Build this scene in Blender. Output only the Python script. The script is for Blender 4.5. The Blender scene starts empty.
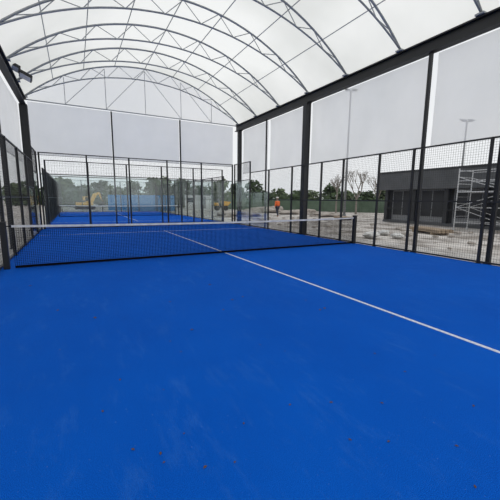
import bpy, bmesh, math, random
from mathutils import Vector, Matrix, noise
random.seed(4)
SC=bpy.context.scene; COL=bpy.context.collection
SC.view_settings.view_transform='Standard'
ORD=['first','second','third','fourth','fifth','sixth','seventh','eighth','ninth','tenth','eleventh','twelfth','thirteenth','fourteenth','fifteenth','sixteenth']
# ------------------------------------------------------------ camera
CX,CY,CZ=-3.674,-8.294,1.494; PSI,TH,RO,FP=.493,.154,.010,323.98
F=Vector((math.sin(PSI)*math.cos(TH),math.cos(PSI)*math.cos(TH),-math.sin(TH)))
R0=Vector((math.cos(PSI),-math.sin(PSI),0)); U0=R0.cross(F)
R=R0*math.cos(RO)+U0*math.sin(RO); U=-R0*math.sin(RO)+U0*math.cos(RO)
cam=bpy.data.objects.new('camera',bpy.data.cameras.new('camera')); COL.objects.link(cam)
cam.matrix_world=Matrix(((R[0],U[0],-F[0],CX),(R[1],U[1],-F[1],CY),(R[2],U[2],-F[2],CZ),(0,0,0,1)))
cam.data.sensor_width=36; cam.data.lens=FP/500*36; cam.data.clip_end=600; cam.data.clip_start=.05
SC.camera=cam
def W(u,z):      # ground point at depth z metres in the direction of picture column u
    r=(u-250)/FP*z*.988
    return Vector((CX+z*math.sin(PSI)+r*math.cos(PSI), CY+z*math.cos(PSI)-r*math.sin(PSI),0))
def Zat(v,z): return CZ+((250-v)/FP*z*.988-z*math.sin(TH))/1.0
def gnd(u,v):
    d=F+R*((u-250)/FP)+U*((250-v)/FP); t=-CZ/d.z
    return Vector((CX+d.x*t,CY+d.y*t,0))
# ------------------------------------------------------------ materials
def nodes(name):
    m=bpy.data.materials.new(name); m.use_nodes=True; nt=m.node_tree; nt.nodes.clear()
    return m,nt,nt.nodes.new('ShaderNodeOutputMaterial')
def pm(name,c,rough=.6,metal=0,c2=None,scale=8,bump=0,bscale=60,spec=.5,p=(.35,.65)):
    m,nt,out=nodes(name); b=nt.nodes.new('ShaderNodeBsdfPrincipled')
    b.inputs['Roughness'].default_value=rough; b.inputs['Metallic'].default_value=metal
    b.inputs['Specular IOR Level'].default_value=spec
    tc=nt.nodes.new('ShaderNodeTexCoord')
    n=nt.nodes.new('ShaderNodeTexNoise'); n.inputs['Scale'].default_value=scale; n.inputs['Detail'].default_value=8
    nt.links.new(tc.outputs['Object'],n.inputs['Vector'])
    r=nt.nodes.new('ShaderNodeValToRGB'); c2=c2 or tuple(x*.8 for x in c)
    r.color_ramp.elements[0].position=p[0]; r.color_ramp.elements[1].position=p[1]
    r.color_ramp.elements[0].color=(*c2,1); r.color_ramp.elements[1].color=(*c,1)
    nt.links.new(n.outputs['Fac'],r.inputs['Fac']); nt.links.new(r.outputs['Color'],b.inputs['Base Color'])
    if bump:
        n2=nt.nodes.new('ShaderNodeTexNoise'); n2.inputs['Scale'].default_value=bscale; n2.inputs['Detail'].default_value=4
        nt.links.new(tc.outputs['Object'],n2.inputs['Vector'])
        bp=nt.nodes.new('ShaderNodeBump'); bp.inputs['Strength'].default_value=bump; bp.inputs['Distance'].default_value=.02
        nt.links.new(n2.outputs['Fac'],bp.inputs['Height']); nt.links.new(bp.outputs['Normal'],b.inputs['Normal'])
    nt.links.new(b.outputs[0],out.inputs[0]); return m
def sheet(name,c,trans=0.,tl=.75,c2=None,scale=.6,p=(.3,.7)):
    m,nt,out=nodes(name)
    tc=nt.nodes.new('ShaderNodeTexCoord'); n=nt.nodes.new('ShaderNodeTexNoise'); n.inputs['Scale'].default_value=scale; n.inputs['Detail'].default_value=4
    nt.links.new(tc.outputs['Object'],n.inputs['Vector'])
    r=nt.nodes.new('ShaderNodeValToRGB'); r.color_ramp.elements[0].position=p[0]; r.color_ramp.elements[1].position=p[1]
    c2=c2 or tuple(x*.95 for x in c); r.color_ramp.elements[0].color=(*c2,1); r.color_ramp.elements[1].color=(*c,1)
    nt.links.new(n.outputs['Fac'],r.inputs['Fac'])
    d=nt.nodes.new('ShaderNodeBsdfDiffuse'); t=nt.nodes.new('ShaderNodeBsdfTranslucent'); mx=nt.nodes.new('ShaderNodeMixShader')
    mx.inputs[0].default_value=tl
    for q in (d,t): nt.links.new(r.outputs['Color'],q.inputs['Color'])
    nt.links.new(d.outputs[0],mx.inputs[1]); nt.links.new(t.outputs[0],mx.inputs[2]); last=mx
    if trans>0:
        tr=nt.nodes.new('ShaderNodeBsdfTransparent'); m2=nt.nodes.new('ShaderNodeMixShader'); m2.inputs[0].default_value=trans
        nt.links.new(mx.outputs[0],m2.inputs[1]); nt.links.new(tr.outputs[0],m2.inputs[2]); last=m2
    nt.links.new(last.outputs[0],out.inputs[0]); return m
def glassm(name,tint,refl=.06):
    m,nt,out=nodes(name); tr=nt.nodes.new('ShaderNodeBsdfTransparent'); tr.inputs[0].default_value=(*tint,1)
    g=nt.nodes.new('ShaderNodeBsdfGlossy'); g.inputs['Roughness'].default_value=.04
    lw=nt.nodes.new('ShaderNodeLayerWeight'); lw.inputs[0].default_value=.25
    mm=nt.nodes.new('ShaderNodeMath'); mm.operation='MULTIPLY_ADD'; mm.inputs[1].default_value=.35; mm.inputs[2].default_value=refl
    nt.links.new(lw.outputs['Fresnel'],mm.inputs[0])
    mx=nt.nodes.new('ShaderNodeMixShader'); nt.links.new(mm.outputs[0],mx.inputs[0])
    nt.links.new(tr.outputs[0],mx.inputs[1]); nt.links.new(g.outputs[0],mx.inputs[2]); nt.links.new(mx.outputs[0],out.inputs[0]); return m
def turfm():
    m,nt,out=nodes('blue_turf'); b=nt.nodes.new('ShaderNodeBsdfPrincipled'); b.inputs['Roughness'].default_value=.9; b.inputs['Specular IOR Level'].default_value=.06
    tc=nt.nodes.new('ShaderNodeTexCoord')
    def nz(s,d,vec=None,rough=.5):
        n=nt.nodes.new('ShaderNodeTexNoise'); n.inputs['Scale'].default_value=s; n.inputs['Detail'].default_value=d; n.inputs['Roughness'].default_value=rough
        nt.links.new(vec or tc.outputs['Object'],n.inputs['Vector']); return n
    def ramp(f,a,ca,bb,cb):
        r=nt.nodes.new('ShaderNodeValToRGB'); r.color_ramp.elements[0].position=a; r.color_ramp.elements[1].position=bb
        r.color_ramp.elements[0].color=(*ca,1); r.color_ramp.elements[1].color=(*cb,1); nt.links.new(f,r.inputs['Fac']); return r
    def mix(f,a,c):
        x=nt.nodes.new('ShaderNodeMixRGB')
        if isinstance(f,float): x.inputs[0].default_value=f
        else: nt.links.new(f,x.inputs[0])
        nt.links.new(a,x.inputs[1])
        if isinstance(c,tuple): x.inputs[2].default_value=c
        else: nt.links.new(c,x.inputs[2])
        return x
    fine=nz(210,3,None,.7); base=ramp(fine.outputs['Fac'],.36,(.0,.018,.20),.64,(.003,.170,.80))
    big=nz(.5,8,None,.65); tint=ramp(big.outputs['Fac'],.35,(.0,.064,.42),.68,(.001,.100,.56))
    a=mix(.40,base.outputs[0],tint.outputs[0])
    mp=nt.nodes.new('ShaderNodeMapping'); mp.inputs['Scale'].default_value=(1.6,.45,1); mp.inputs['Rotation'].default_value=(0,0,.5)
    nt.links.new(tc.outputs['Object'],mp.inputs['Vector'])
    sc=nz(3.4,15,mp.outputs[0],.8); sr=ramp(sc.outputs['Fac'],.53,(0,0,0),.88,(.38,.38,.38))
    c=mix(sr.outputs[0],a.outputs[0],(.08,.25,.62,1))
    sp=nz(60,3); s2=ramp(sp.outputs['Fac'],.70,(0,0,0),.75,(.45,.45,.45))
    d=mix(s2.outputs[0],c.outputs[0],(.2,.36,.65,1))
    nt.links.new(d.outputs[0],b.inputs['Base Color'])
    bp=nt.nodes.new('ShaderNodeBump'); bp.inputs['Strength'].default_value=.5; bp.inputs['Distance'].default_value=.008
    nt.links.new(fine.outputs['Fac'],bp.inputs['Height']); nt.links.new(bp.outputs[0],b.inputs['Normal'])
    nt.links.new(b.outputs[0],out.inputs[0]); return m
M=dict(turf=turfm(),white=pm('white_line',(.72,.75,.8),.8,c2=(.45,.52,.66),scale=30),
 black=pm('black_steel',(.010,.011,.013),.5,.0),wire=pm('black_wire',(.02,.02,.022),.5),netm=pm('net_cord',(.004,.004,.006),.9,spec=.1),
 tape=pm('net_tape',(.80,.80,.78),.7),galv=pm('galvanised_steel',(.34,.36,.38),.45,.2,scale=20),
 roof=sheet('roof_membrane',(.93,.93,.90),0,.85,(.78,.785,.755),.2,(.38,.6)),gable=sheet('gable_membrane',(.95,.95,.93),.5,.85),
 curtain=sheet('curtain_mesh',(.87,.88,.90),.32,.65,(.74,.76,.79),.5),glass=glassm('clear_glass',(.93,.96,.96)),dglass=glassm('dark_glass',(.12,.14,.15),.05),
 rub=pm('rubble_ground',(.55,.52,.49),.95,c2=(.22,.195,.17),scale=.9,bump=.8,bscale=3,p=(.38,.6)),
 path=pm('concrete_slab',(.52,.50,.48),.9,c2=(.32,.30,.28),scale=1.2,bump=.2),
 heap=pm('rubble_heap',(.45,.41,.37),.95,c2=(.25,.22,.19),scale=2,bump=.8,bscale=8),timber=pm('timber',(.36,.28,.20),.8,scale=5),
 clad=pm('dark_cladding',(.028,.031,.035),.6,c2=(.02,.022,.025),scale=1.5),fascia=pm('fascia',(.085,.09,.097),.55,c2=(.065,.07,.075),scale=1.5),
 yellow=pm('yellow_paint',(.75,.40,.03),.5),dark=pm('dark_rubber',(.02,.02,.02),.8),
 blue=pm('blue_paint',(.01,.27,.62),.5,c2=(.01,.21,.52)),leaf=pm('dark_leaf',(.06,.10,.035),.8,c2=(.025,.045,.018),scale=1.5),
 leaf2=pm('pale_leaf',(.12,.16,.075),.8,c2=(.06,.09,.04),scale=1.5),bark=pm('bark',(.12,.09,.07),.9),
 twig=pm('twig',(.24,.21,.18),.9),hivis=pm('hi_vis_orange',(.9,.16,.02),.7),trous=pm('navy_trousers',(.02,.025,.05),.8),skin=pm('skin',(.5,.28,.2),.6),
 bag=pm('woven_bag',(.72,.72,.70),.85,c2=(.55,.55,.54),scale=6,bump=.3),green=pm('green_mesh',(.11,.16,.11),.8,c2=(.07,.11,.07),scale=.8),alu=pm('aluminium',(.60,.61,.62),.4,.3),
 leafd=pm('dry_leaf',(.10,.06,.03),.9),grey=pm('grey_plastic',(.25,.26,.27),.5),lens=pm('lamp_glass',(.7,.72,.75),.2))
# ------------------------------------------------------------ helpers
class MB:
    def __init__(s): s.v=[];s.f=[]
    def add(s,vs,fs):
        k=len(s.v); s.v+=[Vector(q) for q in vs]; s.f+=[tuple(i+k for i in f) for f in fs]; return s
    def box(s,a,b,T=None):
        vs=[Vector((x,y,z)) for x in (a[0],b[0]) for y in (a[1],b[1]) for z in (a[2],b[2])]
        if T: vs=[T@q for q in vs]
        return s.add(vs,[(0,1,3,2),(4,6,7,5),(0,4,5,1),(2,3,7,6),(0,2,6,4),(1,5,7,3)])
    def tube(s,pts,r,n=8,cap=True):
        pts=[Vector(p) for p in pts]; rs=r if isinstance(r,(list,tuple)) else [r]*len(pts); vs=[];up=None
        for i,p in enumerate(pts):
            d=(pts[min(i+1,len(pts)-1)]-pts[max(i-1,0)]).normalized()
            if up is None: up=Vector((0,0,1)) if abs(d.z)<.9 else Vector((1,0,0))
            a=d.cross(up).normalized(); b=a.cross(d).normalized()
            for k in range(n):
                t=2*math.pi*(k+.5)/n; vs.append(p+(a*math.cos(t)+b*math.sin(t))*rs[i])
        fs=[(i*n+k,i*n+(k+1)%n,(i+1)*n+(k+1)%n,(i+1)*n+k) for i in range(len(pts)-1) for k in range(n)]
        if cap: fs+=[tuple(range(n-1,-1,-1)),tuple(range((len(pts)-1)*n,len(pts)*n))]
        return s.add(vs,fs)
    def build(s,name,mat,parent=None,bevel=0,smooth=False):
        off=Vector((0,0,0)); q=parent
        while q is not None: off=off+q.location; q=q.parent
        me=bpy.data.meshes.new(name)
        if parent is None:
            lo=Vector([min(v[i] for v in s.v) for i in range(3)]);hi=Vector([max(v[i] for v in s.v) for i in range(3)])
            off=Vector(((lo.x+hi.x)/2,(lo.y+hi.y)/2,lo.z))
        me.from_pydata([v-off for v in s.v],[],s.f); me.materials.append(mat); me.update()
        if smooth:
            for p in me.polygons: p.use_smooth=True
        o=bpy.data.objects.new(name,me); COL.objects.link(o)
        if parent: o.parent=parent
        else: o.location=off
        if bevel:
            bv=o.modifiers.new('b','BEVEL'); bv.width=bevel; bv.segments=2
        return o
def tag(o,label=None,cat=None,group=None,kind=None):
    if label:o['label']=label
    if cat:o['category']=cat
    if group:o['group']=group
    if kind:o['kind']=kind
    return o
def empty(name,loc,label,cat,group=None,kind=None):
    o=bpy.data.objects.new(name,None); COL.objects.link(o); o.location=Vector(loc); o.empty_display_size=.2
    return tag(o,label,cat,group,kind)
def copy_tree(o,parent=None):
    c=o.copy(); COL.objects.link(c); c.parent=parent
    for ch in list(o.children): copy_tree(ch,c)
    return c
# ------------------------------------------------------------ the ground
g=MB().box((-120,-60,-.4),(160,220,-.06)).build('ground',M['rub']); tag(g,kind='structure')
fl=MB().box((-5.16,-10.06,-.2),(5.06,10.06,0)).build('floor',M['turf']); tag(fl,kind='structure')
MB().box((-.025,-7.3,0),(.025,7.15,.004)).build('centre_line',M['white'],fl)
MB().box((-5,6.93,0),(5,6.97,.0035)).build('service_line',M['white'],fl)
f2=MB().box((-5.06,11.5,-.2),(5.06,31.6,-.005)).build('floor_far_court',M['turf']); tag(f2,kind='structure')
MB().box((-.025,14.4,-.005),(.025,28.7,0)).build('centre_line',M['white'],f2)
for y in (14.6,28.5): MB().box((-5,y-.025,-.005),(5,y+.025,-.001)).build('service_line',M['white'],f2)
pa=MB().box((5.06,-12,-.2),(6.6,34,-.02)).build('path_right',M['path']); tag(pa,kind='structure')
pa=MB().box((-7.2,-12,-.2),(-5.16,34,-.02)).build('path_left',M['path']); tag(pa,kind='structure')
pa=MB().box((-5.06,10.06,-.2),(5.06,11.5,-.02)).build('path_between_courts',M['turf']); tag(pa,kind='structure')
# ------------------------------------------------------------ fences
def fence(label,A,B,bays,cell,wr,pw=.06,group=None):
    """bays: (s0,s1,glass_height,top) distances along A->B"""
    A=Vector(A);B=Vector(B);d=(B-A).normalized();n=Vector((-d.y,d.x,0))
    root=empty('court_fence',(A+B)/2,label,'fence',group)
    def bar(mb,p,q,w,t):
        p=Vector(p);q=Vector(q);ax=(q-p).normalized(); s1=n*(w/2); s2=ax.cross(n)*(t/2)
        mb.add([p+a*s1+b*s2 for a,b in ((-1,-1),(1,-1),(1,1),(-1,1))]+[q+a*s1+b*s2 for a,b in ((-1,-1),(1,-1),(1,1),(-1,1))],
               [(0,3,2,1),(4,5,6,7),(0,1,5,4),(1,2,6,5),(2,3,7,6),(3,0,4,7)])
    hs={}
    for s0,s1,gh,top in bays:
        for s in (s0,s1): hs[s]=max(hs.get(s,0),top)
    for s,h in hs.items():
        p=A+d*s; mb=MB(); bar(mb,p,p+Vector((0,0,h)),pw,pw)
        mb.box((p.x-.05,p.y-.05,0),(p.x+.05,p.y+.05,.012)); mb.build('post',M['black'],root)
    for s0,s1,gh,top in bays:
        p0=A+d*(s0+pw/2); p1=A+d*(s1-pw/2)
        z0=.03
        for z in ([top-.02,.04] + ([gh] if gh else [top*.5])):
            mb=MB(); bar(mb,p0+Vector((0,0,z)),p1+Vector((0,0,z)),.04,.04); mb.build('rail',M['black'],root)
        if gh:
            mb=MB(); bar(mb,p0+Vector((0,0,gh/2+.02)),p1+Vector((0,0,gh/2+.02)),.012,gh-.08); mb.build('glass_panel',M['glass'],root); z0=gh
        mb=MB(); L=(p1-p0).length; nv=int(L/cell); nh=int((top-z0)/cell)
        for i in range(1,nv): bar(mb,p0+d*(L*i/nv)+Vector((0,0,z0)),p0+d*(L*i/nv)+Vector((0,0,top-.03)),wr,wr)
        for i in range(1,nh):
            z=z0+(top-z0)*i/nh; bar(mb,p0+Vector((0,0,z)),p1+Vector((0,0,z)),wr,wr)
        mb.build('mesh_panel',M['wire'],root)
    return root
side=[(0,2,2.6,3.6),(2,4,1.9,3)]+[(4+2*i,6+2*i,0,3) for i in range(2)]+[(8,9.2,0,3),(9.2,10.8,0,3),(10.8,12,0,3)]+[(12,14,0,3),(14,16,0,3),(16,18,1.9,3),(18,20,2.6,3.6)]
fence('black mesh side fence of the near court running past the dark site building',(5.03,9.98,0),(5.03,-10.03,0),side,.06,.0035)
fence('black side fence on the left edge of the near court, beside the net post',(-5.13,9.98,0),(-5.13,-9.5,0),side[:-1],.06,.0035,.07)
fence('black framed glass and mesh wall closing the end of the near court',(-5.02,10.1,0),(4.93,10.1,0),[(1.99*i,1.99*(i+1),2.6,3.6) for i in range(5)],.07,.0035,.07)
fence('near glass and mesh wall of the far court, behind the gap',(-4.9,11.6,0),(4.9,11.6,0),[(1.96*i,1.96*i+1.96,2.6,3.4) for i in range(5)],.12,.005,.07)
fence('glass and mesh wall at the farthest end of the far court',(-4.9,31.6,0),(4.9,31.6,0),[(1.96*i,1.96*i+1.96,2.6,3.4) for i in range(5)],.14,.012,.09)
fence('right side fence of the far court by the rubble heaps',(5.02,31.5,0),(5.02,11.65,0),[(1.98*i,1.98*i+1.98,0,3) for i in range(10)],.12,.008,.08)
fence('left side fence of the far court toward the digger',(-5.02,31.5,0),(-5.02,11.65,0),[(1.98*i,1.98*i+1.98,0,3) for i in range(10)],.12,.008,.08)
# ------------------------------------------------------------ nets
def net(y,label,cell,wr,tape=.045,hw=4.87,pw=.055,xl=0):
    root=empty('court_net',(0,y,0),label,'net')
    def top(x): return .92-.04*(1-(abs(x)/hw)**2)
    mb=MB(); n=int(2*hw/cell)
    for i in range(n+1):
        x=-hw+2*hw*i/n; mb.box((x-wr/2,y-wr/2,.04),(x+wr/2,y+wr/2,top(x)-.02))
    m=int(.86/cell)
    for j in range(m+1):
        zf=j/m; pts=[(x,y,.05+(top(x)-.09)*zf) for x in [-hw+.2*hw*k for k in range(11)]]
        mb.tube(pts,wr*.6,4)
    mb.build('net_mesh',M['netm'],root)
    xs=[-hw+.1*hw*k for k in range(21)]; mb=MB()
    for a,b in zip(xs[:-1],xs[1:]):
        mb.add([(a,y-.012,top(a)-tape),(b,y-.012,top(b)-tape),(b,y-.012,top(b)),(a,y-.012,top(a)),(a,y+.012,top(a)-tape),(b,y+.012,top(b)-tape),(b,y+.012,top(b)),(a,y+.012,top(a))],
          [(0,1,2,3),(7,6,5,4),(3,2,6,7),(1,0,4,5),(0,3,7,4),(2,1,5,6)])
    mb.build('top_tape',M['tape'],root)
    MB().box((-hw,y-.01,.01),(hw,y+.01,.06)).build('bottom_band',M['netm'],root)
    for s in (-1,1):
        c=s*(hw+pw+.01)-(xl if s<0 else 0)
        if s<0 and xl: MB().tube([(c,y,.90),(-hw,y,.90)],.012,6).build('net_cable',M['netm'],root)
        q=MB().box((c-pw,y-pw,0),(c+pw,y+pw,.97)).build('net_post',M['black'],root,.008)
        MB().box((c-pw-.004,y-pw-.004,.97),(c+pw+.004,y+pw+.004,.99)).build('post_cap',M['black'],q)
    MB().tube([(hw,y-.05,.7),(hw,y-.12,.7),(hw,y-.12,.62)],.012,6).build('winder_handle',M['black'],root)
net(0,'black court net with thin white top tape across the near court',.038,.006,xl=.08)
net(21.6,'small distant net of the far court seen through the end wall',.09,.012,.06,4.75)
# ------------------------------------------------------------ canopy
E=5.88; XR,XL=5.22,-5.4; XC=(XR+XL)/2; A_=(XR-XL)/2-.08; RISE=2.05
YB,YF=9.9,-10.2
cols=[(XR,9.7,.10,'tall black column at the far right corner of the near court'),(XR,3.3,.12,'thick black column midway along the right fence'),
      (XL,9.7,.15,'tall black column at the far left corner of the near court')]
for x,y,w,l in cols:
    r=empty('canopy_column',(x,y,0),l,'column')
    mb=MB(); mb.box((x-w,y-w,0),(x-w+.03,y+w,E-.35)); mb.box((x+w-.03,y-w,0),(x+w,y+w,E-.35)); mb.box((x-w+.03,y-w*.8,0),(x+w-.03,y+w*.8,E-.35)); mb.build('shaft',M['black'],r)
    MB().box((x-w-.03,y-.2,-.02),(x+w+.03,y+.2,.02)).build('base_plate',M['black'],r)
    MB().box((x-.13,y-.15,E-.37),(x+.13,y+.15,E-.35)).build('cap_plate',M['black'],r)
def slimpost(x,y,h,l,w=.05):
    r=empty('steel_post',(x,y,0),l,'post')
    MB().box((x-w,y-w,0),(x+w,y+w,h)).build('shaft',M['black'],r)
    MB().box((x-w*1.6,y-w*2,-.02),(x+w*1.6,y+w*2,.015)).build('base_plate',M['black'],r)
slimpost(XR,-2.15,E-.35,'slim tall black post on the right fence, left of the scaffold tower',.042)
slimpost(XR,-4.15,E-.35,'slim tall black post at the right edge of the picture',.045)
slimpost(XR,6.6,E-.35,'slim tall black post between the corner column and the thick right column',.03)
slimpost(XL,3.4,E-.35,'slim black post on the left edge beyond the net',.03)
for x,l in ((-1.75,'left slim post under the far gable arch'),(1.8,'right slim post under the far gable arch')): slimpost(x,YB+.45,E-.03,l,.035)
for x,l in ((XR,'right'),(XL,'left')):
    mb=MB(); mb.box((x-.11,YF,E-.35),(x+.11,YB+.25,E-.31)); mb.box((x-.11,YF,E-.04),(x+.11,YB+.25,E)); mb.box((x-.02,YF,E-.31),(x+.02,YB+.25,E-.04))
    b=mb.build('eave_beam',M['black']); tag(b,'long black steel eave beam along the %s side of the canopy'%l,'beam')
def arc(rise,a=A_,n=30,z0=E+.05):
    r=(a*a+rise*rise)/(2*rise); ph=math.asin(a/r); pts=[]
    for i in range(n+1):
        t=-ph+2*ph*i/n; pts.append(Vector((XC+r*math.sin(t),0,z0+r*math.cos(t)-(r-rise))))
    return pts
def seg(pts,t):
    k=t*(len(pts)-1); i=min(int(k),len(pts)-2); return pts[i].lerp(pts[i+1],k-i)
up=arc(RISE); lo=arc(RISE-.55)
r0=empty('arch_truss',(0,0,0),'x','truss','curved roof trusses')
MB().tube(up,.034,8).build('upper_chord',M['galv'],r0,smooth=True)
MB().tube(lo,.028,8).build('lower_chord',M['galv'],r0,smooth=True)
N=9
for k in range(N):
    a=seg(up,(k+.5)/N)
    for q in (k/N,(k+1)/N):
        if 0.02<q<.98: MB().tube([seg(lo,q),a],.014,6).build('web_bar',M['galv'],r0)
for s in (-1,1): MB().box((XC+s*A_-.1,-.1,E),(XC+s*A_+.1,.1,E+.04)).build('foot_plate',M['galv'],r0)
for k in range(10):
    o=r0 if k==0 else copy_tree(r0)
    o.location=(0,9.8-2.2*k,0)
    o['label']='curved grey steel roof truss, %s from the far gable end'%ORD[k]
# gable lattice
r=empty('gable_truss',(XC,YB+.2,E),'thin grey truss of upright and slanting rods in the far gable','truss'); yy=YB+.18
MB().tube([(XL+.1,yy,E-.03),(XR-.1,yy,E-.03)],.026,8).build('tie_rod',M['galv'],r)
K=6
for k in range(1,K):
    p=seg(up,k/K); MB().tube([(p.x,yy,E),(p.x,yy,p.z)],.015,6).build('hanger_rod',M['galv'],r)
for k in (1,2,3,4):
    p=seg(up,k/K);q=seg(up,(k+1)/K)
    a,b=((p.x,yy+.03,E),(q.x,yy+.03,q.z)) if k<K/2 else ((p.x,yy+.03,p.z),(q.x,yy+.03,E))
    MB().tube([a,b],.013,6).build('diagonal_rod',M['galv'],r)
NP=7; PU=arc(RISE+.055)
for k in range(NP):
    p=seg(PU,(k+1)/(NP+1))
    o=MB().tube([(p.x,YF,p.z),(p.x,YB+.1,p.z)],.016,6).build('roof_purlin',M['galv']); tag(o,'thin grey roof purlin running lengthwise, %s from the left eave'%ORD[k],'purlin','roof purlins')
# membrane, slightly sagging between trusses
mp=arc(RISE+.13,A_+.08,40,E+.04); mb=MB(); ys=[]; y=YF
while y<YB+.3: ys.append(y); y+=.55
ys.append(YB+.3); vs=[];fs=[]
for y in ys:
    ph=((9.8-y)/2.2)%1; sag=.03*math.sin(math.pi*ph)
    for i,p in enumerate(mp): vs.append((p.x,y,p.z-sag*math.sin(math.pi*i/(len(mp)-1))))
n=len(mp)
for j in range(len(ys)-1):
    for i in range(n-1): fs.append((j*n+i,j*n+i+1,(j+1)*n+i+1,(j+1)*n+i))
o=mb.add(vs,fs).build('roof_membrane',M['roof'],smooth=True); tag(o,'white translucent barrel-vaulted fabric roof over the near court','roof')
mb=MB(); vs=[(p.x,YB+.3,p.z) for p in mp]+[(p.x,YB+.3,E) for p in mp]; mb.add(vs,[(i,i+1,n+i+1,n+i) for i in range(n-1)])
o=mb.build('gable_membrane',M['gable']); tag(o,'white arched fabric gable closing the far end of the roof','canopy')
def curtain(a,b,z0,z1,label,grp='mesh curtains under the eaves'):
    a=Vector(a);b=Vector(b);L=(b-a).length;nn=max(6,int(L/.12)); d=(b-a).normalized(); nm=Vector((-d.y,d.x,0)); vs=[];fs=[]
    for i in range(nn+1):
        p=a.lerp(b,i/nn)
        for j in range(5): vs.append(p+nm*(.03*math.sin(i*.55+.5*math.sin(i*.21)+j*.25)*(j!=4))+Vector((0,0,z0+(z1-z0)*j/4)))
    for i in range(nn):
        for j in range(4): fs.append((i*5+j,(i+1)*5+j,(i+1)*5+j+1,i*5+j+1))
    r=MB().add(vs,fs).build('mesh_curtain',M['curtain'],smooth=True); tag(r,label,'curtain',grp)
    q=MB().tube([a+Vector((0,0,z0)),b+Vector((0,0,z0))],.012,6); q.build('hem_bar',M['grey'],r)
cx=XR+.17
for y0,y1,l in ((9.55,6.7,'right mesh curtain nearest the far corner column'),(6.5,3.45,'right mesh curtain just left of the thick column'),(3.15,-2.05,'right mesh curtain with a light pole visible through it'),(-2.25,-4.05,'right mesh curtain between slim post and the edge post'),(-4.25,-10,'right mesh curtain nearest the camera')):
    curtain((cx,y0,0),(cx,y1,0),3.05,E-.36,l)
for x0,x1,l in ((XL+.1,-1.8,'left pale curtain at the far gable'),(-1.7,1.75,'middle pale curtain at the far gable'),(1.85,XR-.1,'right pale curtain at the far gable')): curtain((x0,YB+.54,0),(x1,YB+.54,0),3.5,E-.02,l)
for y0,y1,l in ((9.5,3.5,'left side mesh curtain near the floodlight'),(3.3,-9,'left side mesh curtain above the near net post')): curtain((XL-.2,y0,0),(XL-.2,y1,0),3.05,E-.36,l)
# floodlight on the left eave
fx,fy=XL+.02,6.5; r=empty('floodlight',(fx,fy,E),'black twin-headed floodlight mounted on the left eave beam','floodlight')
MB().box((fx-.1,fy-.08,E),(fx+.02,fy+.08,E+.03)).tube([(fx-.05,fy,E+.02),(fx-.05,fy,E+.15)],.03,8).build('bracket',M['black'],r)
MB().tube([(fx-.05,fy,E+.12),(fx+.3,fy-.05,E+.08)],.03,8).build('arm',M['black'],r)
for dz,dx in ((.1,.12),(-.16,.45)):
    T=Matrix.Translation((fx+dx,fy-.08,E+.05+dz))@Matrix.Rotation(math.radians(25),4,'Y')@Matrix.Rotation(math.radians(-20),4,'X')
    h=MB().box((-.2,-.16,-.05),(.2,.16,.06),T).build('lamp_head',M['black'],r,.015); MB().box((-.17,-.13,-.056),(.17,.13,-.0505),T).build('lamp_glass',M['lens'],h)
# pale rolled tarpaulin standing outside the left fence
px_,py_=-5.42,.55; r=empty('rolled_tarpaulin',(px_,py_,-.02),'pale rounded rolled tarpaulin standing at the left edge behind the net post','tarpaulin')
MB().tube([(px_,py_,-.02),(px_,py_,.3),(px_+.01,py_,1.0),(px_,py_+.01,1.7),(px_,py_,1.95),(px_,py_,2.02)],[.10,.13,.14,.13,.10,.04],14).build('roll',M['bag'],r,smooth=True)
for z in (.45,1.55): MB().tube([(px_,py_,z),(px_,py_,z+.05)],.145,14).build('strap',M['grey'],r)
# ------------------------------------------------------------ site building on the right
bx0,bx1,by0,by1=17.2,25,-16,8.8
r=empty('site_building',(bx0,(by0+by1)/2,0),'low dark grey flat-roofed building with dark window bays beyond the right fence','building')
mb=MB().box((bx0+.3,by0,-.06),(bx1,by1,2.35)); mb.build('wall',M['clad'],r)
MB().box((bx0-.4,by0-.3,2.3),(bx1+.2,by1+.4,3.5)).build('roof_fascia',M['fascia'],r)
MB().box((bx0-.45,by0-.35,3.5),(bx1+.25,by1+.45,3.6)).build('roof_cap',M['clad'],r)
MB().box((bx0-.2,by0,-.06),(bx0+.3,by1,.12)).build('deck',M['fascia'],r)
y=by1
while y>by0:
    MB().box((bx0-.13,y-.26,.12),(bx0+.13,y,2.3)).build('column',M['clad'],r); y-=2.25
y=by1-.4
while y-1.8>by0:
    w=MB().box((bx0+.24,y-1.7,.12),(bx0+.29,y-.02,2.28)).build('window_frame',M['grey'],r)
    MB().box((bx0+.215,y-1.62,.5),(bx0+.235,y-.9,2.2)).box((bx0+.215,y-.82,.5),(bx0+.235,y-.1,2.2)).build('pane',M['clad'],w); y-=2.25
MB().box((bx0-.18,by0,.95),(bx0-.14,by1,1.0)).build('balustrade_rail',M['clad'],r)
# scaffold tower
sx,sy0,sy1=14.6,-.3,2.1; sw=1.3; r=empty('scaffold_tower',(sx+.65,1.4,0),'pale metal scaffold tower standing in front of the dark building','scaffold')
for x in (sx,sx+sw):
    for y in (sy0,sy1): MB().tube([(x,y,-.05),(x,y,3.25)],.03,8).build('upright',M['alu'],r); MB().tube([(x,y,-.06),(x,y,0.05)],.06,8).build('foot',M['alu'],r)
for y in (sy0,sy1):
    for z in [.35*k for k in range(1,10)]: MB().tube([(sx,y,z),(sx+sw,y,z)],.017,6).build('rung',M['alu'],r)
for x in (sx,sx+sw):
    for z in (.4,1.2,2.0,2.6,3.1): MB().tube([(x,sy0,z),(x,sy1,z)],.02,6).build('ledger',M['alu'],r)
    for z in (.4,1.2,2.0): MB().tube([(x,sy0,z),(x,sy1,z+.8)] if (z!=1.2) else [(x,sy1,z),(x,sy0,z+.8)],.017,6).build('diagonal_brace',M['alu'],r)
MB().box((sx,sy0,2.0),(sx+sw,sy1,2.05)).build('platform',M['alu'],r)
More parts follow.
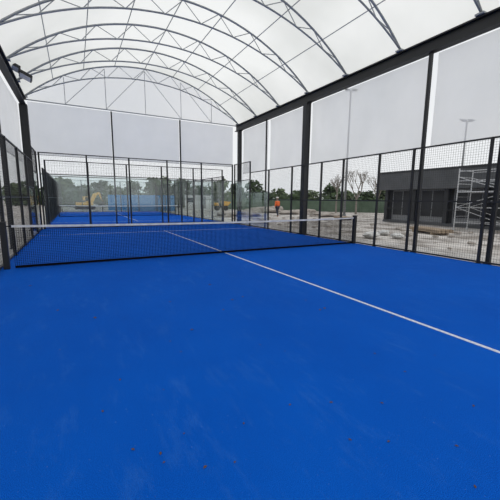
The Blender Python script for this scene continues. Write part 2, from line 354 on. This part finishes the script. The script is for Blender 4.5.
# light poles
def pole(x,y,h,l,rot):
    r=empty('light_pole',(x,y,0),l,'light pole'); MB().tube([(x,y,-.06),(x,y,h)],[.11,.06],10).build('pole',M['grey'],r,smooth=True)
    MB().tube([(x,y,-.06),(x,y,.3)],.16,10).build('base',M['grey'],r)
    c,s=math.cos(rot),math.sin(rot); MB().tube([(x-.5*c,y-.5*s,h),(x+.5*c,y+.5*s,h)],.04,6).build('crossarm',M['grey'],r)
    for k in (-.36,.36):
        T=Matrix.Translation((x+k*c,y+k*s,h+.1))@Matrix.Rotation(rot,4,'Z')@Matrix.Rotation(.4,4,'X'); MB().box((-.2,-.18,-.05),(.2,.18,.05),T).build('lamp_head',M['grey'],r,.02)
pole(18.0,13.9,10.9,'tall grey light pole rising above the trees left of the building',-.4)
pole(25.45,8.1,8.1,'grey light pole behind the dark building and scaffold',-.4)
# ------------------------------------------------------------ bulk bags, heaps
def blob(c,s,name,mat,parent=None,amp=.18,sub=3,flat=True,sq=0):
    bm=bmesh.new(); bmesh.ops.create_icosphere(bm,subdivisions=sub,radius=1)
    mb=MB(); off=Vector(c)*3.1
    for v in bm.verts:
        q=v.co.copy()
        if sq: 
            m_=max(abs(q.x),abs(q.y),abs(q.z)); q=q.lerp(q/m_*.8,sq)
        q*=1+amp*noise.noise(q*1.7+off)+amp*.5*noise.noise(q*4+off)
        if flat and q.z<0 and not sq: q.z*=.15
        mb.v.append(Vector((c[0]+q.x*s[0],c[1]+q.y*s[1],c[2]+q.z*s[2])))
    mb.f=[tuple(v.index for v in f.verts) for f in bm.faces]; bm.free(); return mb.build(name,mat,parent,smooth=True)
for u,v,w,l in ((371,236,.26,'white bulk bag by the right fence, nearest the net post'),(384,233,.22,'white bulk bag in the middle of the three beyond the fence'),(397,236,.22,'white bulk bag on the right of the three beyond the fence')):
    p=gnd(u,v+1); o=blob((p.x,p.y,w*.3),(w*1.2,w*1.0,w*.5),'bulk_bag',M['bag'],amp=.5,sq=.3); tag(o,l,'bag','white bulk bags')
for i,(u,z,a,b,h,l) in enumerate(((240,31,2.0,1.4,.5,'pale rubble heap just right of the far court'),(266,41,3,2,.7,'rubble heap behind the orange-clad worker'),(300,37,2.4,1.6,.5,'low rubble heap to the right of the worker'),(328,32,1.8,1.2,.4,'rubble heap nearest the thick column'))):
    p=W(u,z); o=blob((p.x,p.y,-.05),(a,b,h),'rubble_heap',M['heap'],amp=.45,sub=4); tag(o,l,'rubble heap','rubble heaps')
# timber stacks on the site
for u,z,l in ((343,27,'stack of timber planks on the site left of the bare trees'),(432,16,'stack of timber planks on the ground in front of the dark building')):
    p=W(u,z); r=empty('timber_stack',p,l,'timber stack'); T=Matrix.Translation(p)@Matrix.Rotation(1.2,4,'Z')
    for k in (-.7,.7): MB().box((k-.05,-.45,-.06),(k+.05,.45,.05),T).build('bearer',M['timber'],r)
    for lv in range(2):
        for q in range(4): MB().box((-1.1+.03*lv,-.42+.21*q,.05+lv*.08),(1.1-.04*q*.5,-.24+.21*q,.12+lv*.08),T).build('plank',M['timber'],r)
sp=blob((0,0,0),(.1,.09,.06),'loose_stone',M['heap'],sub=2,amp=.4); first=True; k=0
BG=[gnd(371,237),gnd(384,234),gnd(397,237)]
while k<60:
    s=random.uniform(.5,1.8); P=Vector((7+(k%8)*.9+random.uniform(0,.5),-3+(k//8)*2.8+random.uniform(0,2.2),-.04+.01*s)); k+=1
    if any((Vector((P.x,P.y,0))-b).length<.8 for b in BG): continue
    o=sp if first else sp.copy()
    if not first: COL.objects.link(o)
    first=False; o.location=P; o.scale=(s,s,s); o.rotation_euler[2]=random.uniform(0,6)
    tag(o,'pale stone lying loose on the ground beyond the right fence','stone','loose stones beyond the right fence')
# dry leaves on the turf
lf=MB().add([(-.014,0,.003),(0,-.009,.006),(.016,0,.004),(0,.009,.007),(0,0,.003)],[(0,1,4),(1,2,4),(2,3,4),(3,0,4)]); l0=None
LP=[(170,302),(192,330),(181,352),(120,380),(475,487),(320,310),(290,405),(95,318),(232,300),(405,372),(60,350),(350,440),(210,285),(260,345)]+[(random.uniform(20,480),random.uniform(282,480)) for _ in range(26)]
for u,v in LP:
    if l0 is None: l0=lf.build('dry_leaf',M['leafd']); o=l0
    else: o=l0.copy(); COL.objects.link(o)
    p=gnd(u,v); o.location=(min(p.x,4.8),p.y,.003); o.rotation_euler[2]=random.uniform(0,6); s=random.uniform(.6,1.1)*(2.0 if v<340 else .9); o.scale=(s,s,s); tag(o,'tiny curled brown leaf lying on the blue turf','leaf','dry leaves on the turf')
# ------------------------------------------------------------ digger
c=W(84,45); ang=.5
r=empty('excavator',c,'yellow tracked excavator with bent boom beyond the far court','excavator')
T=Matrix.Translation(c)@Matrix.Rotation(ang,4,'Z')@Matrix.Scale(.62,4)
for s in (-1,1):
    t=MB(); pr=[(-1.5,.0),(-1.8,.35),(-1.5,.7),(1.5,.7),(1.8,.35),(1.5,.0)]; vs=[T@Vector((x,s*1.0+k,z-.05)) for k in (-.25,.25) for x,z in pr]
    t.add(vs,[(0,1,2,3,4,5),(11,10,9,8,7,6)]+[(i,(i+1)%6,(i+1)%6+6,i+6)[::-1] for i in range(6)]); t.build('track',M['dark'],r)
MB().box((-1.5,-1.1,.75),(1.3,1.1,1.5),T).build('body',M['yellow'],r,.06); MB().box((-1.6,-1.1,1.5),(-.4,1.1,1.9),T).build('counterweight',M['dark'],r,.06)
cb=MB().box((.1,.1,1.5),(1.3,1.1,2.75),T).build('cab',M['yellow'],r,.05); MB().box((.2,.05,1.75),(1.2,.09,2.6),T).box((1.31,.2,1.75),(1.34,1.0,2.6),T).build('cab_window',M['dglass'],cb)
MB().tube([T@Vector(q) for q in ((1.2,-.4,1.4),(2.2,-.4,3.2),(3.2,-.4,3.6))],[.25,.28,.16],4).build('boom',M['yellow'],r)
MB().tube([T@Vector(q) for q in ((3.2,-.4,3.7),(4.0,-.4,1.7))],[.18,.12],4).build('arm',M['yellow'],r)
MB().add([T@Vector(q) for q in ((4.1,-.8,1.7),(4.1,0,1.7),(4.3,-.8,.9),(4.3,0,.9),(3.6,-.8,.8),(3.6,0,.8),(3.5,-.8,1.2),(3.5,0,1.2))],[(0,1,3,2),(2,3,5,4),(4,5,7,6),(0,2,4,6),(1,7,5,3)]).build('bucket',M['dark'],r)
# small yellow dumper right of the far court
c=W(221,46); r=empty('site_dumper',c,'small yellow site dumper seen through the end wall beside the corner column','dumper'); T=Matrix.Translation(c)@Matrix.Rotation(-.3,4,'Z')@Matrix.Scale(.8,4)
MB().box((-1.2,-.5,.45),(1.0,.5,.8),T).build('chassis',M['dark'],r)
MB().add([T@Vector(q) for q in ((.1,-.5,.8),(.1,.5,.8),(1.1,-.5,.8),(1.1,.5,.8),(-.1,-.75,1.6),(-.1,.75,1.6),(1.6,-.75,1.45),(1.6,.75,1.45))],[(0,1,3,2),(0,4,5,1),(2,3,7,6),(0,2,6,4),(1,5,7,3)]).build('skip',M['yellow'],r)
MB().box((-1.3,-.5,.8),(-.5,.5,1.3),T).build('engine_cover',M['yellow'],r,.05)
MB().box((-.5,-.3,.8),(-.2,.3,1.0),T).box((-.55,-.3,1.0),(-.45,.3,1.5),T).build('seat',M['dark'],r)
MB().tube([T@Vector(q) for q in ((-.6,-.5,1.3),(-.6,-.5,2.3),(-.6,.5,2.3),(-.6,.5,1.3))],.035,6).build('roll_bar',M['dark'],r)
for x in (-.8,.7):
    for s in (-1,1): MB().tube([T@Vector((x,s*.55,.36)),T@Vector((x,s*.85,.36))],.34,16).build('wheel',M['dark'],r)
# blue container
c=W(142,43); r=empty('site_container',c,'low bright blue corrugated site container beyond the far court','container'); T=Matrix.Translation(c)@Matrix.Rotation(-PSI,4,'Z')
hl=4.0
MB().box((-hl,-1.1,-.06),(hl,1.1,1.9),T).build('body',M['blue'],r)
mb=MB()
for k in range(31): mb.box((-hl+.1+.25*k,-1.14,.15),(-hl+.1+.25*k+.12,-1.1,1.8),T)
mb.build('corrugated_side',M['blue'],r); MB().box((-hl-.05,-1.16,1.84),(hl+.05,1.12,1.94),T).build('top_rail',M['blue'],r)
for x in (-hl,hl-.1): MB().box((x-.04,-1.17,0),(x+.12,-1.0,1.9),T).build('corner_post',M['blue'],r)
c=W(198,53); r=empty('site_cabin',c,'pale site cabin partly hidden behind the far court posts','cabin'); T=Matrix.Translation(c)@Matrix.Rotation(-PSI,4,'Z')
MB().box((-2.0,-1.1,-.06),(2.0,1.1,2.1),T).build('body',M['bag'],r); MB().box((-2.1,-1.2,2.1),(2.1,1.2,2.22),T).build('roof',M['grey'],r)
MB().box((-1.6,-1.14,1),(-.6,-1.1,1.7),T).build('window',M['dglass'],r); MB().box((.5,-1.14,0.05),(1.3,-1.1,1.9),T).build('door',M['grey'],r)
# ------------------------------------------------------------ site boundary fence
a=W(228,52); b=W(392,42); d=(b-a).normalized(); L=(b-a).length
k=0
r=empty('boundary_fence',(a+b)/2,'long green panel fence along the far side of the building site','fence')
while k*2.5<L:
    p=a+d*(k*2.5); q=a+d*min(L,(k+1)*2.5); hh=1.55+.12*math.sin(k*2.3)
    MB().box((p.x-.05,p.y-.05,-.06),(p.x+.05,p.y+.05,1.8)).build('post',M['green'],r)
    MB().add([p+Vector((0,0,-.05)),q+Vector((0,0,-.05)),q+Vector((0,0,hh)),p+Vector((0,0,hh))],[(0,1,2,3)]).build('panel',M['green'],r); k+=1
# ------------------------------------------------------------ trees
def tree(c,h,w,mat,label,seed,cnt=900,grp='trees beyond the courts'):
    rnd=random.Random(seed); r=empty('leafy_tree',c,label,'tree',grp)
    MB().tube([(c.x,c.y,-.06),(c.x+.1,c.y,h*.35),(c.x,c.y+.1,h*.7)],[.16,.12,.05],7).build('trunk',M['bark'],r)
    cl=[]
    for q in range(16):
        f=(q+.5)/16; ww=w*(1.3-.7*f*rnd.uniform(.6,1.1)); cl.append((Vector((c.x+rnd.uniform(-.55,.55)*ww,c.y+rnd.uniform(-.4,.4)*ww,h*(.05+.8*f))),rnd.uniform(.35,.6)*ww))
    mb=MB()
    for _ in range(cnt):
        cc,rad=rnd.choice(cl); v=Vector((rnd.gauss(0,1),rnd.gauss(0,1),rnd.gauss(0,1))).normalized()*rad*rnd.uniform(.5,1.05); p=cc+Vector((v.x,v.y,v.z*.7))
        if p.z<.1 or p.z>h: p.z=rnd.uniform(.2,h*.8)
        a=Vector((rnd.gauss(0,1),rnd.gauss(0,1),rnd.gauss(0,1))).normalized(); b=a.orthogonal().normalized(); s=rnd.uniform(.18,.42)
        mb.add([p-a*s,p+b*s*.7,p+a*s,p-b*s*.7],[(0,1,2,3)])
    mb.build('foliage',mat,r)
i=0
for u in range(14,256,17):
    z=60+(i%2)*8; h=Zat(random.uniform(176,188),z)
    tree(W(u+random.uniform(-2,2),z),h,2.7,M['leaf'] if i%3 else M['leaf2'],'%s bushy tree beyond the far court, %s in the row from the left'%('dark green' if i%3 else 'lighter green',ORD[i]),i,1200); i+=1
j=0
for u in range(262,398,17):
    z=57+(j%2)*8; tree(W(u,z),Zat(random.uniform(177,191),z),2.6,M['leaf2'] if j%2 else M['leaf'],'green bushy tree behind the boundary fence, %s from the left'%ORD[j],50+j,1000,grp='trees behind the site fence'); j+=1
def bare(c,h,label,seed):
    rnd=random.Random(seed); r=empty('bare_tree',c,label,'tree','bare trees left of the building'); tr=MB(); br=MB()
    def grow(p,d,l,rad,dep,mb):
        q=p+d*l; mb.tube([p,q],[rad,rad*.65],5)
        if dep==0: return
        for _ in range(3):
            nd=(d+Vector((rnd.uniform(-.6,.6),rnd.uniform(-.6,.6),rnd.uniform(-.05,.45)))).normalized(); grow(q,nd,l*rnd.uniform(.62,.8),rad*.6,dep-1,br)
    grow(Vector((c.x,c.y,-.06)),Vector((0,0,1)),h*.3,.13,5,tr); tr.build('trunk',M['twig'],r); br.build('branches',M['twig'],r)
for k,(u,z,h) in enumerate(((336,41,5.2),(356,38,5.8),(377,40,5.4))): bare(W(u,z),h,'pale bare-branched tree left of the dark building, %s from the left'%ORD[k],k)
# ------------------------------------------------------------ worker
def skin_mesh(name,pts,edges,rad,mat,parent,root=0,lvl=2):
    bm=bmesh.new(); sk=bm.verts.layers.skin.verify(); vv=[]
    for i,p in enumerate(pts):
        v=bm.verts.new(Vector(p)); v[sk].radius=(rad[i],rad[i]); v[sk].use_root=(i==root); vv.append(v)
    for a,b in edges: bm.edges.new((vv[a],vv[b]))
    me=bpy.data.meshes.new(name); bm.to_mesh(me); bm.free(); me.materials.append(mat)
    o=bpy.data.objects.new(name,me); COL.objects.link(o); o.parent=parent
    s=o.modifiers.new('s','SKIN'); s.use_smooth_shade=True; ss=o.modifiers.new('ss','SUBSURF'); ss.levels=ss.render_levels=lvl; return o
c=W(277,30); r=empty('person',(c.x,c.y,-.06),'worker in orange hi-vis jacket and white helmet walking on the rubble ground','person'); r.rotation_euler[2]=-PSI+.6
J=[(0,0,.95),(0,0,1.15),(0,.01,1.38),(0,0,1.5),(0,.01,1.6),(0,.02,1.7),(.19,0,1.4),(.25,.03,1.13),(.24,.16,.92),(-.19,0,1.4),(-.25,-.04,1.13),(-.25,.04,.88),
   (.1,0,.9),(.12,.14,.5),(.12,.05,.08),(.12,.2,.04),(-.1,0,.9),(-.12,-.1,.5),(-.12,-.3,.12),(-.12,-.18,.04)]
Ed=[(0,1),(1,2),(2,3),(3,4),(4,5),(2,6),(6,7),(7,8),(2,9),(9,10),(10,11),(0,12),(12,13),(13,14),(14,15),(0,16),(16,17),(17,18),(18,19)]
RD=[.14,.13,.15,.055,.09,.085,.06,.045,.035,.06,.045,.035,.09,.065,.04,.04,.09,.065,.04,.04]
skin_mesh('body',J,Ed,RD,M['skin'],r)
skin_mesh('jacket',[J[i] for i in (0,1,2,6,7,9,10)]+[(.245,.12,.98),(-.25,.02,.95),(0,0,1.45)],[(0,1),(1,2),(2,3),(3,4),(4,7),(2,5),(5,6),(6,8),(2,9)],[.17,.165,.18,.085,.07,.085,.07,.055,.055,.09],M['hivis'],r)
skin_mesh('trousers',[J[i] for i in (0,12,13,14,16,17,18)],[(0,1),(1,2),(2,3),(0,4),(4,5),(5,6)],[.155,.11,.085,.065,.11,.085,.065],M['trous'],r)
hm=blob((0,.02,1.74),(.13,.15,.11),'helmet',M['tape'],None,amp=0,sub=3); hm.parent=r; hm.location=(0,.02,1.72)
# ------------------------------------------------------------ light
w=bpy.data.worlds.new('sky'); SC.world=w; w.use_nodes=True; nt=w.node_tree; bg=nt.nodes['Background']
tc=nt.nodes.new('ShaderNodeTexCoord'); n=nt.nodes.new('ShaderNodeTexNoise'); n.inputs['Scale'].default_value=2.2; n.inputs['Detail'].default_value=5
rp=nt.nodes.new('ShaderNodeValToRGB'); rp.color_ramp.elements[0].position=.35; rp.color_ramp.elements[0].color=(.82,.85,.88,1); rp.color_ramp.elements[1].position=.65; rp.color_ramp.elements[1].color=(.96,.97,.98,1)
nt.links.new(tc.outputs['Generated'],n.inputs['Vector']); nt.links.new(n.outputs['Fac'],rp.inputs['Fac']); nt.links.new(rp.outputs[0],bg.inputs['Color']); bg.inputs['Strength'].default_value=.98
sl=bpy.data.lights.new('sun','SUN'); sl.energy=.85; sl.angle=1.2; sl.color=(1,.98,.95); so=bpy.data.objects.new('sun',sl); so.rotation_euler=(.5,.4,0); so.location=(0,0,30); COL.objects.link(so)
